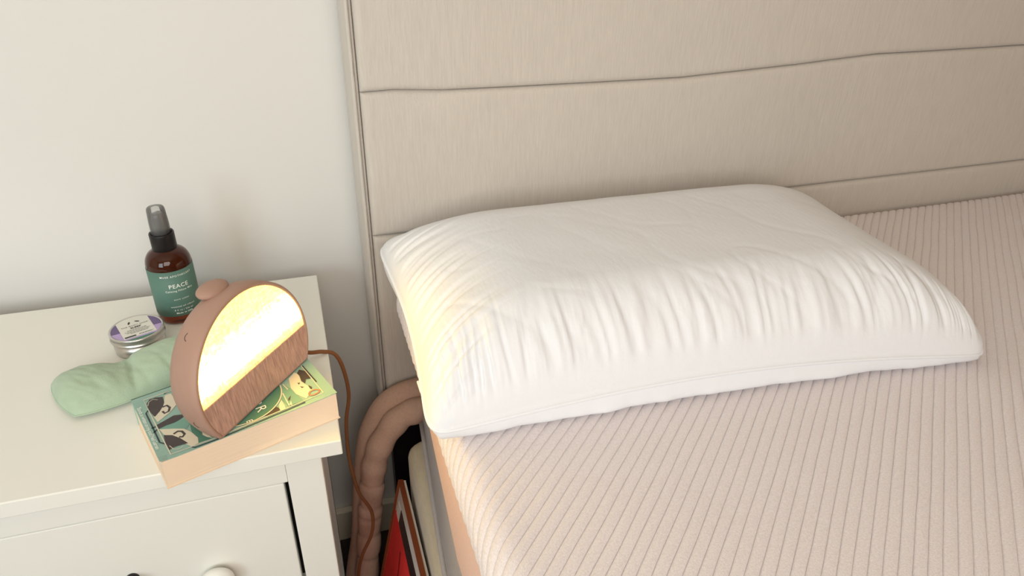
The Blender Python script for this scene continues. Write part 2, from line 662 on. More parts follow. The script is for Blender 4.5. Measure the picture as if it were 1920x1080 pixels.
# twin rolled seams along the grey layer
lowp = []
for zz, rr in ((T - 0.198, 0.004),):
    pts = [Vector((0.1075 + max(0.0, y - 0.60) * 0.088, y, zz)) for y in np.linspace(-0.5, 0.90, 30)]
    sp = tube('seam_piping', pts, rr, 'grey', low, 8)

# ================================================================== pillow
def pillow_build():
    FL, FR, BR, BL = Vector((0.092, 0.580)), Vector((0.815, 0.534)), Vector((0.820, 0.972)), Vector((0.092, 0.962))
    zs = {'FL': 0.052, 'FR': 0.050, 'BR': 0.095, 'BL': 0.100}
    root = empty('bed_pillow', (0.45, 0.75, ZM), 'plump white cotton pillow with piped edge lying on the ribbed mattress', 'pillow')
    nu, nv = 340, 230
    L, W = 0.70, 0.40

    def warp(n):
        # samples denser near the edges
        t = np.linspace(0, 1, n + 1)
        return t - 0.10 * np.sin(2 * np.pi * t)
    us, vs_ = warp(nu), warp(nv)

    def outline(u, v):
        # concave edges between pointed corners
        iu = u + 0.020 * math.sin(math.pi * v) * (1 - 2 * u) * (1 if u < .5 else 0.2)
        iv = v + (0.052 * math.sin(math.pi * u) ** 0.8 * max(0, 1 - 2 * v)) - 0.02 * math.sin(math.pi * u) * max(0, 2 * v - 1)
        k = 1 - 0.045 * (abs(2 * u - 1) * abs(2 * v - 1)) ** 14
        iu, iv = 0.5 + (iu - 0.5) * k, 0.5 + (iv - 0.5) * k
        f_ = FL.lerp(FR, iu)
        b_ = BL.lerp(BR, iu)
        return f_.lerp(b_, iv)

    def seam(u, v):
        f_ = zs['FL'] * (1 - u) + zs['FR'] * u
        b_ = zs['BL'] * (1 - u) + zs['BR'] * u
        z = f_ * (1 - v) + b_ * v
        z += 0.016 * math.sin(math.pi * u) * (1 - v)
        return z

    def prof(d, R):
        t = min(d / R, 1.0)
        return math.sqrt(1 - (1 - t) ** 2.0)

    def height(u, v):
        df, db = v * W, (1 - v) * W
        dl, dr = u * L, (1 - u) * L
        F_ = prof(df, 0.105) * prof(db, 0.085) * prof(dl, 0.15) * prof(dr, 0.15)
        return F_

    top, bot = [], []
    for j in range(nv + 1):
        v = vs_[j]
        for i in range(nu + 1):
            u = us[i]
            p = outline(u, v)
            z0 = seam(u, v)
            F_ = height(u, v)
            ztop = 0.166 - 0.010 * (u - 0.5) ** 2 * 4 + 0.004 * math.sin(2 * u + 3 * v)
            z = z0 + (ztop - z0) * F_
            # wrinkles: gathered folds running up from the seams
            X, Y = u * L, v * W
            wf = math.exp(-((Y - 0.030) / 0.050) ** 2) * min(1, Y / 0.012)
            wl = math.exp(-((X - 0.03) / 0.06) ** 2) * min(1, X / 0.012)
            wx = X + 0.012 * noise.noise((X * 8, Y * 9, 2)) + 0.10 * (Y - 0.03) * noise.noise((X * 5, 0, 3))
            ripple = noise.noise((wx * 52, Y * 5.0, 0.3))
            ripple2 = noise.noise((wx * 120, Y * 8, 4.3))
            rf = (min(abs(ripple) * 3.2, 1.0) - 0.6) * 0.0034 + (min(abs(ripple2) * 3, 1) - 0.6) * 0.0014
            wy = Y + 0.012 * noise.noise((X * 9, Y * 8, 9)) - 0.35 * X
            lr = noise.noise((X * 5, wy * 55, 1.7))
            rl = (min(abs(lr) * 3.2, 1.0) - 0.6) * 0.0030
            crease = abs(noise.noise((X * 13 + Y * 11, Y * 5 - X * 3 + 0.6 * noise.noise((X * 8, Y * 8, 3)), 8.0)))
            mid = (min(crease * 7, 1) - 1) * 0.0011 * (0.25 + 0.75 * max(0, 1 - v * 1.1))
            disp = rf * wf + rl * wl + mid * min(1, F_ * 1.2) + 0.0018 * fbm(X * 9, Y * 9, 11)
            disp *= min(1.0, F_ * 2.2)
            # displace roughly along the outward normal
            ny = -wf * 0.8
            nx_ = -wl * 0.7
            top.append(((p.x + nx_ * disp), (p.y + ny * disp), T + z + disp * 0.75))
            # underside: sags out below the front seam, then lies on the mattress
            tb = min(min(Y, W - Y, X, L - X) / 0.030, 1.0)
            sag = math.sqrt(1 - (1 - tb) ** 2)
            lo = ZM + 0.0035
            zb = T + z0 - (T + z0 - lo) * sag
            pf = math.sin(math.pi * u) ** 0.6 * max(0.0, 1 - Y / 0.05)
            gather = 1 + 0.45 * noise.noise((X * 16, 0, 7.7)) + 0.2 * noise.noise((X * 42, 0, 2.2))
            bot.append((p.x, p.y - 0.020 * pf * math.sin(math.pi * min(tb, 1) * 0.75) * gather - 0.004 * pf * tb, zb))
    V = top + bot
    off = len(top)
    F = []
    for j in range(nv):
        for i in range(nu):
            a = j * (nu + 1) + i
            F.append((a, a + 1, a + nu + 2, a + nu + 1))
            F.append((off + a, off + a + nu + 1, off + a + nu + 2, off + a + 1))
    ring = [i for i in range(nu + 1)] + [(j + 1) * (nu + 1) - 1 for j in range(1, nv + 1)] + \
           [nv * (nu + 1) + i for i in range(nu - 1, -1, -1)] + [j * (nu + 1) for j in range(nv - 1, 0, -1)]
    n = len(ring)
    for k in range(n):
        F.append((ring[k], off + ring[k], off + ring[(k + 1) % n], ring[(k + 1) % n]))

    def par(o):
        o.parent = root
        o.matrix_parent_inverse = Matrix.Translation(-root.location)
        return o
    par(from_data('pillow_case', V, F, 'pillow'))
    # piping cord round the seam
    pts = []
    for k in ring[::3]:
        v_ = Vector(V[k])
        pts.append(v_)
    par(tube('piping', pts, 0.0022, 'pillow', None, 8, closed=True))
    # folded care tag on the left seam
    v_ = []
    c0 = outline(0.0, 0.22)
    z0 = T + seam(0, 0.22)
    bm = box_bm(c0.x - 0.0035, c0.x + 0.006, c0.y - 0.011, c0.y + 0.011, z0 - 0.006, z0 - 0.003, 0.001, 2)
    par(from_bm('care_tag', bm, 'pillow', None, False))


pillow_build()

# ================================================================== padded double roll beside the bed head
rollr = empty('padded_roll', (0.03, 0.96, 0.0), 'brownish padded fabric double roll arching down between bed and nightstand', 'bolster')


def rp(o):
    o.parent = rollr
    o.matrix_parent_inverse = Matrix.Translation(-rollr.location)
    return o


inner = [(0.200, .955, -.211), (0.1378, .955, -.2143), (0.1018, .955, -.2288), (0.0700, .955, -.2750), (0.0556, .955, -.3204), (0.0476, .955, -.3700),
         (0.0391, .955, -.4345), (0.0293, .955, -.5166), (0.0199, .955, -.5918), (0.013, .955, -.660)]
inner = [Vector((x, y, T + z)) for x, y, z in inner]
pi_ = catmull(inner, 14)


def rf_in(t):
    r = 0.0215
    for c in (0.52, 0.62, 0.66, 0.72, 0.80, 0.9):
        r -= 0.0028 * math.exp(-((t - c) / 0.006) ** 2)
    return r + 0.0012 * math.sin(60 * t)


rp(tube('inner_roll', pi_, 0.02, 'roll', None, 20, rfun=rf_in))
outer = [(0.215, .992, -.196), (0.1452, .992, -.2020), (0.1120, .992, -.2090), (0.0880, .992, -.2250), (0.0720, .992, -.2500), (0.0580, .992, -.2830), (0.0470, .992, -.3340), (0.0370, .992, -.4060), (0.0240, .992, -.5160),
         (0.005, .992, -.6151), (0.000, .992, -.655)]
outer = [Vector((x, y, T + z)) for x, y, z in outer]
rp(tube('outer_roll', catmull(outer, 12), 0.0225, 'roll', None, 20))

# ================================================================== framed picture leaning on the bed base
def picture():
    P0 = Vector((0.088, 0.885, T - 0.294))           # top corner nearest the wall
    ey = Vector((0, -1, 0))
    ed = Vector((-0.205, 0, -0.979)).normalized()   # down the leaning face
    nn = ed.cross(ey).normalized()
    if nn.x > 0:
        nn = -nn
    Wd, Hd = 0.50, 0.385
    root = empty('framed_picture', (P0.x - 0.05, 0.64, 0.0), 'framed red picture with grey mount leaning against cream bed base', 'picture')

    def q(a, b_, h):
        v = P0 + ey * a + ed * b_ + nn * h
        return v - root.location

    def slab(name, a0, a1, b0, b1, h0, h1, m_):
        vs_ = [q(a, b_, h) for h in (h0, h1) for (a, b_) in ((a0, b0), (a1, b0), (a1, b1), (a0, b1))]
        bm = bmesh.new()
        vv = [bm.verts.new(v) for v in vs_]
        for f in ((0, 1, 2, 3), (7, 6, 5, 4), (0, 4, 5, 1), (1, 5, 6, 2), (2, 6, 7, 3), (3, 7, 4, 0)):
            bm.faces.new([vv[k] for k in f])
        return from_bm(name, bm, m_, root)
    w = 0.0016
    slab('frame_rail', 0, Wd, 0.0, w, -0.008, 0.0004, 'frame_copper')
    slab('frame_rail', 0, Wd, Hd - w, Hd, -0.008, 0.0004, 'frame_copper')
    slab('frame_rail', 0, w * .5, 0.003, Hd - w, -0.008, 0.0004, 'frame_copper')
    slab('frame_rail', Wd - w, Wd, 0.003, Hd - w, -0.008, 0.0004, 'frame_copper')
    slab('mount', w * .5, Wd - w, w, Hd - w, -0.012, -0.004, 'mount')
    slab('red_field', 0.005, Wd - .035, 0.062, Hd - .035, -0.005, -0.0030, 'red')
    slab('dark_band', 0.035, Wd - .035, 0.034, 0.062, -0.005, -0.0032, 'black')
    slab('pale_patch', 0.012, 0.035, 0.036, 0.062, -0.005, -0.0034, 'card')

    def stroke(name, pts, wd, m_):
        V, F = [], []
        for i, (a, b_) in enumerate(pts):
            d = Vector(pts[min(i + 1, len(pts) - 1)]) - Vector(pts[max(i - 1, 0)])
            d.normalize()
            nx_, ny_ = -d.y * wd, d.x * wd
            V.append(q(a + nx_, b_ + ny_, -0.0024))
            V.append(q(a - nx_, b_ - ny_, -0.0024))
        for i in range(len(pts) - 1):
            F.append((2 * i, 2 * i + 1, 2 * i + 3, 2 * i + 2))
        from_data(name, V, F, m_, root, False)
    stroke('print_line', [(0.075, 0.085), (0.085, 0.115), (0.088, 0.15)], 0.0025, 'darkred')
    stroke('print_line', [(0.30, 0.14), (0.24, 0.075), (0.20, 0.070), (0.17, 0.10), (0.16, 0.18), (0.15, 0.26)], 0.0035, 'darkred')
    stroke('print_patch', [(0.23, 0.10), (0.23, 0.20)], 0.035, 'pinkred')


picture()

# ================================================================== nightstand
ns = empty('nightstand', (-0.40, 0.87, 0.0), 'white nightstand holding the lamp, book and spray bottle', 'nightstand')


def nsp(o, par=None):
    o.parent = par or ns
    o.matrix_parent_inverse = Matrix.Translation(-ns.location)
    return o


NX0, NX1, NY0, NY1 = -0.78, 0.0045, 0.6645, 1.080
nsp(box('table_top', NX0, NX1, NY0, NY1, T - 0.0215, T, 'table', None, 0.0016, 3))
YF = 0.684
for x0, x1 in ((-0.063, -0.021), (-0.755, -0.713)):
    nsp(box('leg', x0, x1, YF, YF + 0.042, 0.0, T - 0.0215, 'table', None, 0.0012, 2))
    nsp(box('leg', x0, x1, NY1 - 0.06, NY1 - 0.018, 0.0, T - 0.0215, 'table', None, 0.0012, 2))
nsp(box('rail', -0.713, -0.0632, YF + 0.0004, YF + 0.03, T - 0.066, T - 0.0215, 'table', None, 0.0008, 2))
nsp(box('rail', -0.713, -0.0632, YF + 0.0004, YF + 0.03, T - 0.300, T - 0.262, 'table', None, 0.0008, 2))
nsp(box('side_panel', -0.044, -0.031, YF + 0.042, NY1 - 0.06, 0.12, T - 0.0215, 'table'))
nsp(box('side_panel', -0.745, -0.732, YF + 0.042, NY1 - 0.06, 0.12, T - 0.0215, 'table'))
nsp(box('back_panel', -0.713, -0.063, NY1 - 0.03, NY1 - 0.022, 0.12, T - 0.0215, 'table'))
nsp(box('drawer_shade_block', -0.70, -0.066, YF + 0.034, NY1 - 0.05, T - 0.262, T - 0.067, 'gap_shade'))  # solid block, shade of the hollow behind the drawer painted in
df = nsp(box('drawer_front', -0.7085, -0.0685, YF + 0.0025, YF + 0.022, T - 0.259, T - 0.0690, 'table', None, 0.0016, 2))
# bottom drawer, below the frame of the photograph
df2 = nsp(box('drawer_front', -0.7085, -0.0685, YF + 0.0025, YF + 0.022, T - 0.50, T - 0.303, 'table', None, 0.0016, 2))


def knob(name, x, z, m_, r, parent):
    prof = [(0.0075, 0.0), (0.0075, 0.004), (r * .72, 0.006), (r * .95, 0.010), (r, 0.0145), (r * .95, 0.019), (r * .72, 0.023), (r * .3, 0.025)]
    o = lathe(name, prof, m_, None, 32)
    o.rotation_euler = (math.radians(90), 0, 0)
    o.location = (x, YF + 0.003, z)
    o.parent = parent            # the drawer front stands at the world origin, its mesh in place
    return o


knob('knob', -0.1650, T - 0.1945, 'table', 0.0205, df)
kb = knob('knob', -0.2580, T - 0.1710, 'black', 0.0095, df)
kb['label'] = 'small black knob'

# ================================================================== paperback book
BO = Vector((-0.17864, 0.63726, T))
book = empty('paperback_book', BO, 'thick teal paperback with dragon cover under the glowing lamp', 'book', rz=math.radians(20.0))
BT = 0.038
bm = box_bm(0.0012, 0.1968, 0.0008, 0.1270, 0.0012, BT - 0.0008)
from_bm('page_block', bm, 'pages', book)


def cover_sheet(name, z, lift):
    nx, ny = 24, 14
    V, F = [], []
    for k in range(2):
        for j in range(ny + 1):
            for i in range(nx + 1):
                u, v = i / nx * 0.198, j / ny * 0.128
                c = math.hypot(u, v)
                zz = z + k * 0.0007
                if lift:
                    zz += -0.0 + 0.0022 * max(0, 1 - c / 0.016) ** 2 + 0.0010 * max(0, 1 - math.hypot(0.198 - u, v) / 0.03) ** 2
                V.append((u, v, zz))
    n1 = (nx + 1) * (ny + 1)
    for j in range(ny):
        for i in range(nx):
            a = j * (nx + 1) + i
            F.append((a, a + nx + 1, a + nx + 2, a + 1))
            F.append((n1 + a, n1 + a + 1, n1 + a + nx + 2, n1 + a + nx + 1))
    ring = [i for i in range(nx + 1)] + [(j + 1) * (nx + 1) - 1 for j in range(1, ny + 1)] + \
           [ny * (nx + 1) + i for i in range(nx - 1, -1, -1)] + [j * (nx + 1) for j in range(ny - 1, 0, -1)]
    L = len(ring)
    for k in range(L):
        F.append((ring[k], ring[(k + 1) % L], n1 + ring[(k + 1) % L], n1 + ring[k]))
    return from_data(name, V, F, 'cover' if lift else 'pages', book, False)


fc = cover_sheet('front_cover', BT - 0.0007, True)
cover_sheet('back_cover', 0.0003, False)
from_bm('spine', box_bm(0.0, 0.198, 0.1270, 0.1280, 0.0003, BT), 'cover', book)

ART = {"cream": [[[14.3, 81.0], [29.9, 101.5], [33.6, 113.1], [40.4, 112.9], [41.9, 89.6], [29.6, 77.3], [14.8, 68.2], [13.4, 80.2]], [[12.9, 54.7], [25.9, 46.5], [35.1, 39.9], [40.1, 29.2], [42.9, 16.1], [40.9, 6.7], [33.4, 5.5], [28.4, 15.8], [27.3, 24.7], [22.5, 33.7], [14.7, 42.1]], [[49.5, 23.7], [51.7, 23.5], [54.9, 7.3], [51.0, 11.5], [48.4, 17.5]], [[162.7, 59.7], [172.5, 67.5], [175.7, 61.4], [174.2, 53.3], [172.7, 45.2], [178.3, 23.3], [164.6, 10.8], [158.1, 25.8], [157.6, 40.1]], [[134.8, 19.0], [140.2, 26.0], [139.2, 12.5], [137.9, 6.9], [131.4, 8.3]], [[144.4, 12.0], [148.4, 17.5], [146.6, 8.8]]],
       "dark": [[[12.9, 109.2], [17.4, 115.3], [24.1, 115.1], [30.9, 111.8], [29.8, 100.0], [27.2, 94.2], [21.5, 86.2], [14.6, 79.3], [12.7, 89.6], [12.0, 102.2]], [[12.2, 63.6], [20.8, 66.0], [32.0, 69.6], [43.3, 64.3], [39.1, 60.0], [30.0, 56.4], [21.4, 57.0], [13.8, 55.4], [11.6, 58.4]], [[14.3, 41.8], [21.8, 36.3], [27.6, 25.9], [32.0, 13.2], [26.6, 14.5], [21.9, 15.3], [16.3, 15.4], [13.0, 13.8], [12.4, 22.1], [13.0, 32.5]], [[174.8, 63.9], [180.0, 69.6], [185.4, 61.9], [187.5, 51.0], [183.7, 44.5], [178.8, 46.3], [174.5, 38.5], [173.2, 46.6], [175.3, 56.1]], [[113.4, 8.6], [130.5, 17.2], [132.3, 12.6], [132.1, 7.8], [121.1, 6.2]], [[176.2, 33.7], [178.6, 28.4], [177.0, 22.5], [175.4, 25.4]], [[147.5, 23.2], [152.1, 26.7], [148.2, 19.3], [145.9, 19.2]], [[167.6, 45.3], [170.7, 43.9], [167.9, 40.6]], [[167.5, 37.3], [171.2, 32.9], [168.2, 32.4]]],
       "midgreen": [[[12.9, 57.5], [22.6, 56.1], [43.8, 58.0], [44.1, 48.3], [38.4, 38.8], [29.4, 43.3], [13.5, 54.2]], [[151.8, 53.2], [157.6, 40.1], [158.1, 25.8], [160.8, 8.4], [142.0, 10.5], [140.2, 28.5]]],
       "deepgreen": [[[43.0, 47.0], [48.1, 26.2], [49.2, 22.6], [51.0, 11.5], [54.5, 6.2], [41.2, 7.8], [43.5, 15.7], [40.1, 29.2]]]}
ART_LINES = [("navyline", 1.5, [[[11.1, 95.3], [8.0, 91.5], [8.0, 61.0], [7.9, 32.1], [11.8, 26.6]], [[41.9, 118.3], [37.2, 118.4], [33.6, 116.2]], [[33.2, 5.0], [35.8, 1.9], [58.5, 0.9], [137.8, 4.0], [160.8, 5.4]], [[186.4, 75.1], [187.1, 33.9]], [[6.5, 52], [13, 57]], [[6.5, 61], [13, 61.5]]]),
             ("dark", 2.6, [[[25.9, 92.1], [30.6, 92.5], [32.4, 86.6], [29.6, 80.3], [24.9, 79.2], [24.0, 84.4]], [[23.4, 37.2], [28.3, 39.2], [32.0, 36.5], [33.1, 30.1], [30.0, 26.9], [27.0, 29.0]]]),
             ("cream", 1.3, [[[11.6, 117.9], [11.8, 58.4], [12.2, 6.0], [59.0, 4.0], [139.1, 7.2], [185.1, 9.3], [185.3, 118.3], [11.6, 117.9]], [[146.0, 36.3], [143.3, 9.5]], [[152.5, 52.7], [153.6, 39.4]]]),
             ("cream", 0.7, [[[12.9, 103.5], [15.5, 110.4], [20.6, 113.0], [24.9, 109.0]], [[14.8, 20.4], [16.9, 12.3], [22.4, 9.5], [26.6, 11.8]]]),
             ("orange", 1.7, [[[170.0, 17.1], [173.4, 20.7], [179.8, 20.4], [183.4, 16.9], [181.3, 13.2], [175.0, 11.7], [170.3, 13.5], [170.0, 17.1]]])]


def art():
    zt = BT + 0.0003
    lev = 0
    for key in ('deepgreen', 'midgreen', 'cream', 'dark'):
        lev += 1
        polys = [[(a / 1000, b_ / 1000) for a, b_ in poly] for poly in ART[key]]
        if key == 'deepgreen':      # the round medallion
            polys.append([(0.0990 + 0.0503 * math.cos(a), 0.0576 + 0.0503 * math.sin(a)) for a in np.linspace(0, 2 * math.pi, 64, endpoint=False)])
        for poly in polys:
            bm = bmesh.new()
            bm.faces.new([bm.verts.new((a, b_, zt + lev * 0.00006)) for a, b_ in poly])
            from_bm('cover_print', bm, key, fc)
    for (key, w, lines) in ART_LINES + [('cream', 1.5, [[[99 + 50.3 * math.cos(a), 57.6 + 50.3 * math.sin(a)] for a in np.linspace(0, 2 * math.pi, 65)]])]:
        lev += 1
        for ln in lines:
            V, F = [], []
            P = [Vector((a / 1000, b_ / 1000)) for a, b_ in ln]
            k0 = len(V)
            for i, p in enumerate(P):
                d = P[min(i + 1, len(P) - 1)] - P[max(i - 1, 0)]
                if (ln[0] == ln[-1]) and i in (0, len(P) - 1):
                    d = P[1] - P[-2]
                d.normalize()
                nn = Vector((-d.y, d.x)) * (w / 2000)
                V.append((p.x + nn.x, p.y + nn.y, zt + lev * 0.00006))
                V.append((p.x - nn.x, p.y - nn.y, zt + lev * 0.00006))
            for i in range(len(P) - 1):
                F.append((k0 + 2 * i, k0 + 2 * i + 1, k0 + 2 * i + 3, k0 + 2 * i + 2))
            from_data('cover_line', V, F, key, fc, False)
    z = zt + 0.0008
    # lettering runs across the book, tops towards its far end
    text_mesh('cover_lettering', "'Stands as written on my soul' Neil Gaiman", 0.0062, 'print_white', fc, lambda x, y: (0.0036 + y, 0.0640 - x, z), 0.82)
    text_mesh('cover_title', "R", 0.017, 'print_white', fc, lambda x, y: (0.1150 + y, 0.0230 - x, z), 1.0)
    text_mesh('cover_title', "a", 0.017, 'print_white', fc, lambda x, y: (0.1175 + y, 0.0340 - x, z), 1.0)
    text_mesh('cover_title', "E", 0.010, 'print_white', fc, lambda x, y: (0.0968 + y, 0.0090 - x, z), 1.0)


art()

# ================================================================== half-moon lamp on the book
LYAW = 0.9238
lamp = empty('bedside_lamp', (-0.0699, 0.7206, T + BT + 0.0008), 'glowing half-moon bedside lamp in taupe shell standing on the book', 'lamp', rz=LYAW)
LEAN = 0.1026
R_, C_, ASP = 0.0914, 0.0474, 1.0371
A0 = math.asin(C_ / R_)


def lp(a, b_, d):
    """a across, b_ up the face, d depth behind the front face"""
    return Vector((a, b_ * math.sin(LEAN) + d, b_ * math.cos(LEAN)))


def arc(n, inset=0.0, s=1.0):
    out_ = []
    for t in np.linspace(-A0, math.pi + A0, n):
        out_.append(((R_ - inset) * ASP * math.cos(t) * s, max(((R_ - inset) * math.sin(t) + C_) * s, 0.0)))
    return out_


def lamp_shell():
    N = 97
    prof = [(0.0, 0.0040, 1.0), (0.0, 0.0016, 1.0), (0.0015, 0.0, 1.0), (0.010, 0, 1.0), (0.020, 0, .992), (0.030, 0, .968), (0.038, 0, .935), (0.045, 0, .892), (0.051, 0, .83), (0.056, 0, .75), (0.059, 0, .66), (0.060, 0, .55)]
    V, F = [], []
    # rim lip starts inside the front opening
    prof = [(0.006, 0.0042, 1.0), (0.0006, 0.0042, 1.0)] + prof[1:]
    for (d, ins, s) in prof:
        for (a, b_) in arc(N, ins, s):
            V.append(lp(a, b_, d))
    n = len(prof)
    for k in range(n - 1):
        for i in range(N - 1):
            F.append((k * N + i, k * N + i + 1, (k + 1) * N + i + 1, (k + 1) * N + i))
        F.append((k * N + N - 1, k * N, (k + 1) * N, (k + 1) * N + N - 1))     # flat foot
    F.append(tuple((n - 1) * N + i for i in range(N)))
    return from_data('shell', V, F, 'shell', lamp)


sh = lamp_shell()
SPL = 0.0440      # height of the split between panel and cloth


def face_part(name, lo, hi, depth, bulge, material):
    """fills the front opening between two heights"""
    ins = 0.0038
    rows = np.linspace(lo, hi, 30)
    V, F = [], []
    nx = 40
    for b_ in rows:
        hh = (b_ - C_) / (R_ - ins)
        half = (R_ - ins) * ASP * math.sqrt(max(1e-6, 1 - hh * hh))
        for i in range(nx + 1):
            a = half * (-1 + 2 * i / nx)
            V.append(lp(a, b_, depth))
    for j in range(len(rows) - 1):
        for i in range(nx):
            k = j * (nx + 1) + i
            F.append((k, k + 1, k + nx + 2, k + nx + 1))
    n0 = len(V)
    ring = [i for i in range(nx + 1)] + [(j + 1) * (nx + 1) - 1 for j in range(1, len(rows))] + \
           [(len(rows) - 1) * (nx + 1) + i for i in range(nx - 1, -1, -1)] + [j * (nx + 1) for j in range(len(rows) - 2, 0, -1)]
    for k in ring:
        V.append(Vector(V[k]) + Vector((0, 0.004, 0)))
    L = len(ring)
    for k in range(L):
        F.append((ring[(k + 1) % L], ring[k], n0 + k, n0 + (k + 1) % L))
    return from_data(name, V, F, material, lamp, False)


face_part('heather_panel', 0.0004, SPL, 0.0008, 0, 'wood')
face_part('linen_diffuser', SPL + 0.0003, C_ + R_ - 0.0039, 0.0016, 0, 'linen')
# soft oval button on the crown
V, F = [], []
nb, mb = 36, 10
for k in range(mb + 1):
    ph = math.pi * k / mb
    for i in range(nb):
        a = 2 * math.pi * i / nb
        V.append(lp(0.0205 * math.sin(ph) ** 0.8 * math.cos(a) - 0.004, C_ + R_ - 0.0015 + 0.0068 * math.cos(ph), 0.031 + 0.0140 * math.sin(ph) ** 0.8 * math.sin(a)))
for k in range(mb):
    for i in range(nb):
        j = (i + 1) % nb
        F.append((k * nb + i, (k + 1) * nb + i, (k + 1) * nb + j, k * nb + j))
bt = from_data('button', V, F, 'shell', lamp)


# small embossed marks on the shell
def shell_pt(t, d, out_=0.0006):
    s = float(np.interp(d, [0, .01, .02, .03, .038, .045], [1, 1, .992, .968, .935, .892]))
    return lp((R_ + out_) * ASP * math.cos(t) * s, max(((R_ + out_) * math.sin(t) + C_) * s, 0.001), d)


tube('side_mark', [shell_pt(math.radians(132) + 0.05 * math.cos(a), 0.020 + 0.005 * math.sin(a), 0.0001) for a in np.linspace(0.2, 2.6, 14)], 0.0004, 'dark', lamp, 6)
tube('side_mark', [shell_pt(math.radians(196) + 0.05 * math.cos(a), 0.016 + 0.005 * math.sin(a), 0.0001) for a in np.linspace(0.2, 2.6, 14)], 0.0004, 'dark', lamp, 6)
# power cord over the table edge and down to the floor
Lw = Matrix.Translation(Vector((-0.0699, 0.7206, T + BT + 0.0008))) @ Matrix.Rotation(LYAW, 4, 'Z')
Li = Lw.inverted()
cord_w = [(-0.108, 0.758, .058), (-0.092, 0.800, .056), (-0.052, 0.832, .036), (-0.024, 0.840, .012), (-0.003, 0.847, .0042), (0.0125, .851, -.0055), (0.0215, .855, -.034), (0.0250, .86, -.085), (0.0165, .862, -.138), (0.0142, .868, -.213), (0.0218, .874, -.291),
          (0.0390, .880, -.349), (0.0350, .880, -.3985), (0.0157, .880, -.4448), (0.0039, .880, -.4954), (0.0000, .88, -.58), (0.004, .86, -.674)]
cord_w = [Vector((x, y, T + z)) for x, y, z in cord_w]
tube('power_cord', [Li @ p for p in catmull(cord_w, 10)], 0.0028, 'cord', lamp, 8)

# ================================================================== eye pillow
def eye_pillow():
    root = empty('eye_pillow', (-0.23, 0.85, T), 'sage green soft eye pillow lying on the nightstand behind the book', 'eye pillow')
    FL, FR, BR, BL = Vector((-0.297, 0.778)), Vector((-0.120, 0.843)), Vector((-0.152, 0.905)), Vector((-0.346, 0.872))
    nu, nv = 110, 64
    top, bot = [], []
    for j in range(nv + 1):
        v = j / nv
        v = v - 0.1 * math.sin(2 * math.pi * v)
        for i in range(nu + 1):
            u = i / nu
            u = u - 0.1 * math.sin(2 * math.pi * u)
            # rounded corners
            uu, vv = 2 * u - 1, 2 * v - 1
            k = 1 - 0.06 * (uu * uu) * (vv * vv)
            uu2, vv2 = uu * (k - 0.015 * vv * vv), vv * (k - 0.10 * uu ** 4 * (0 if uu > 0 else 1))
            # waist where the filling parts
            pinch = math.exp(-((u - 0.42) / 0.09) ** 2)
            vv2 *= 1 - 0.10 * pinch * (1.4 if vv > 0 else 0.5)
            a, b_ = (uu2 + 1) / 2, (vv2 + 1) / 2
            p = FL.lerp(FR, a).lerp(BL.lerp(BR, a), b_)
            du, dv = min(u, 1 - u) * 0.19, min(v, 1 - v) * 0.09
            f_ = math.sqrt(max(0, 1 - (1 - min(du / 0.035, 1)) ** 2)) * math.sqrt(max(0, 1 - (1 - min(dv / 0.036, 1)) ** 2))
            h = 0.032 + 0.012 * math.exp(-((u - 0.78) / 0.25) ** 2) - 0.009 * pinch * (0.4 + 0.6 * v)
            z = 0.006 + (h - 0.006) * f_
            fold = noise.noise((u * 10 + 2 * v, v * 3, 1.0)) * 0.0022 + noise.noise((u * 26 + 6 * v, v * 7, 4.0)) * 0.0011
            crease = -0.0035 * math.exp(-((u - 0.40 - 0.10 * v) / 0.018) ** 2) - 0.0030 * math.exp(-((u - 0.50 + 0.06 * v) / 0.015) ** 2) * (1 - v) - 0.0028 * math.exp(-((u - 0.66 + 0.1 * v) / 0.016) ** 2) * (1 - v)
            z += (fold + crease) * f_
            top.append((p.x, p.y, T + max(z, 0.004)))
            bot.append((p.x, p.y, T + 0.0008 + 0.0045 * (1 - f_)))
    V = top + bot
    off = len(top)
    F = []
    for j in range(nv):
        for i in range(nu):
            a = j * (nu + 1) + i
            F.append((a, a + 1, a + nu + 2, a + nu + 1))
            F.append((off + a, off + a + nu + 1, off + a + nu + 2, off + a + 1))
    ring = [i for i in range(nu + 1)] + [(j + 1) * (nu + 1) - 1 for j in range(1, nv + 1)] + \
           [nv * (nu + 1) + i for i in range(nu - 1, -1, -1)] + [j * (nu + 1) for j in range(nv - 1, 0, -1)]
    n = len(ring)
    for k in range(n):
        F.append((ring[k], off + ring[k], off + ring[(k + 1) % n], ring[(k + 1) % n]))
    o = from_data('pouch', V, F, 'sage')
    s = tube('seam', [Vector(V[k]) for k in ring[::3]], 0.0011, 'sage', None, 6, closed=True)
    for q in (o, s):
        q.parent = root
        q.matrix_parent_inverse = Matrix.Translation(-root.location)


eye_pillow()

# ================================================================== round tin
TR, TH = 0.0345, 0.031
tin = empty('balm_tin', (-0.2410, 0.9345, T), 'round aluminium balm tin with purple label and white card print', 'tin', rz=math.radians(22))
lathe('tin_body', [(0.0300, 0.0), (0.0322, 0.0015), (0.0325, 0.004), (0.0325, TH - 0.012)], 'tin', tin)
lathe('lid', [(0.0335, TH - 0.0125), (TR, TH - 0.012), (TR + .0004, TH - 0.0105), (TR, TH - 0.0095), (TR - .0006, TH - 0.009), (TR - .0006, TH - 0.0035), (TR, TH - 0.003), (TR, TH - 0.0010), (TR - 0.0008, TH), (TR - 0.0020, TH), (TR - 0.0026, TH - 0.0008), (0.005, TH - 0.0008)], 'tin', tin, 120, knurl=(TH - 0.0091, TH - 0.0034))


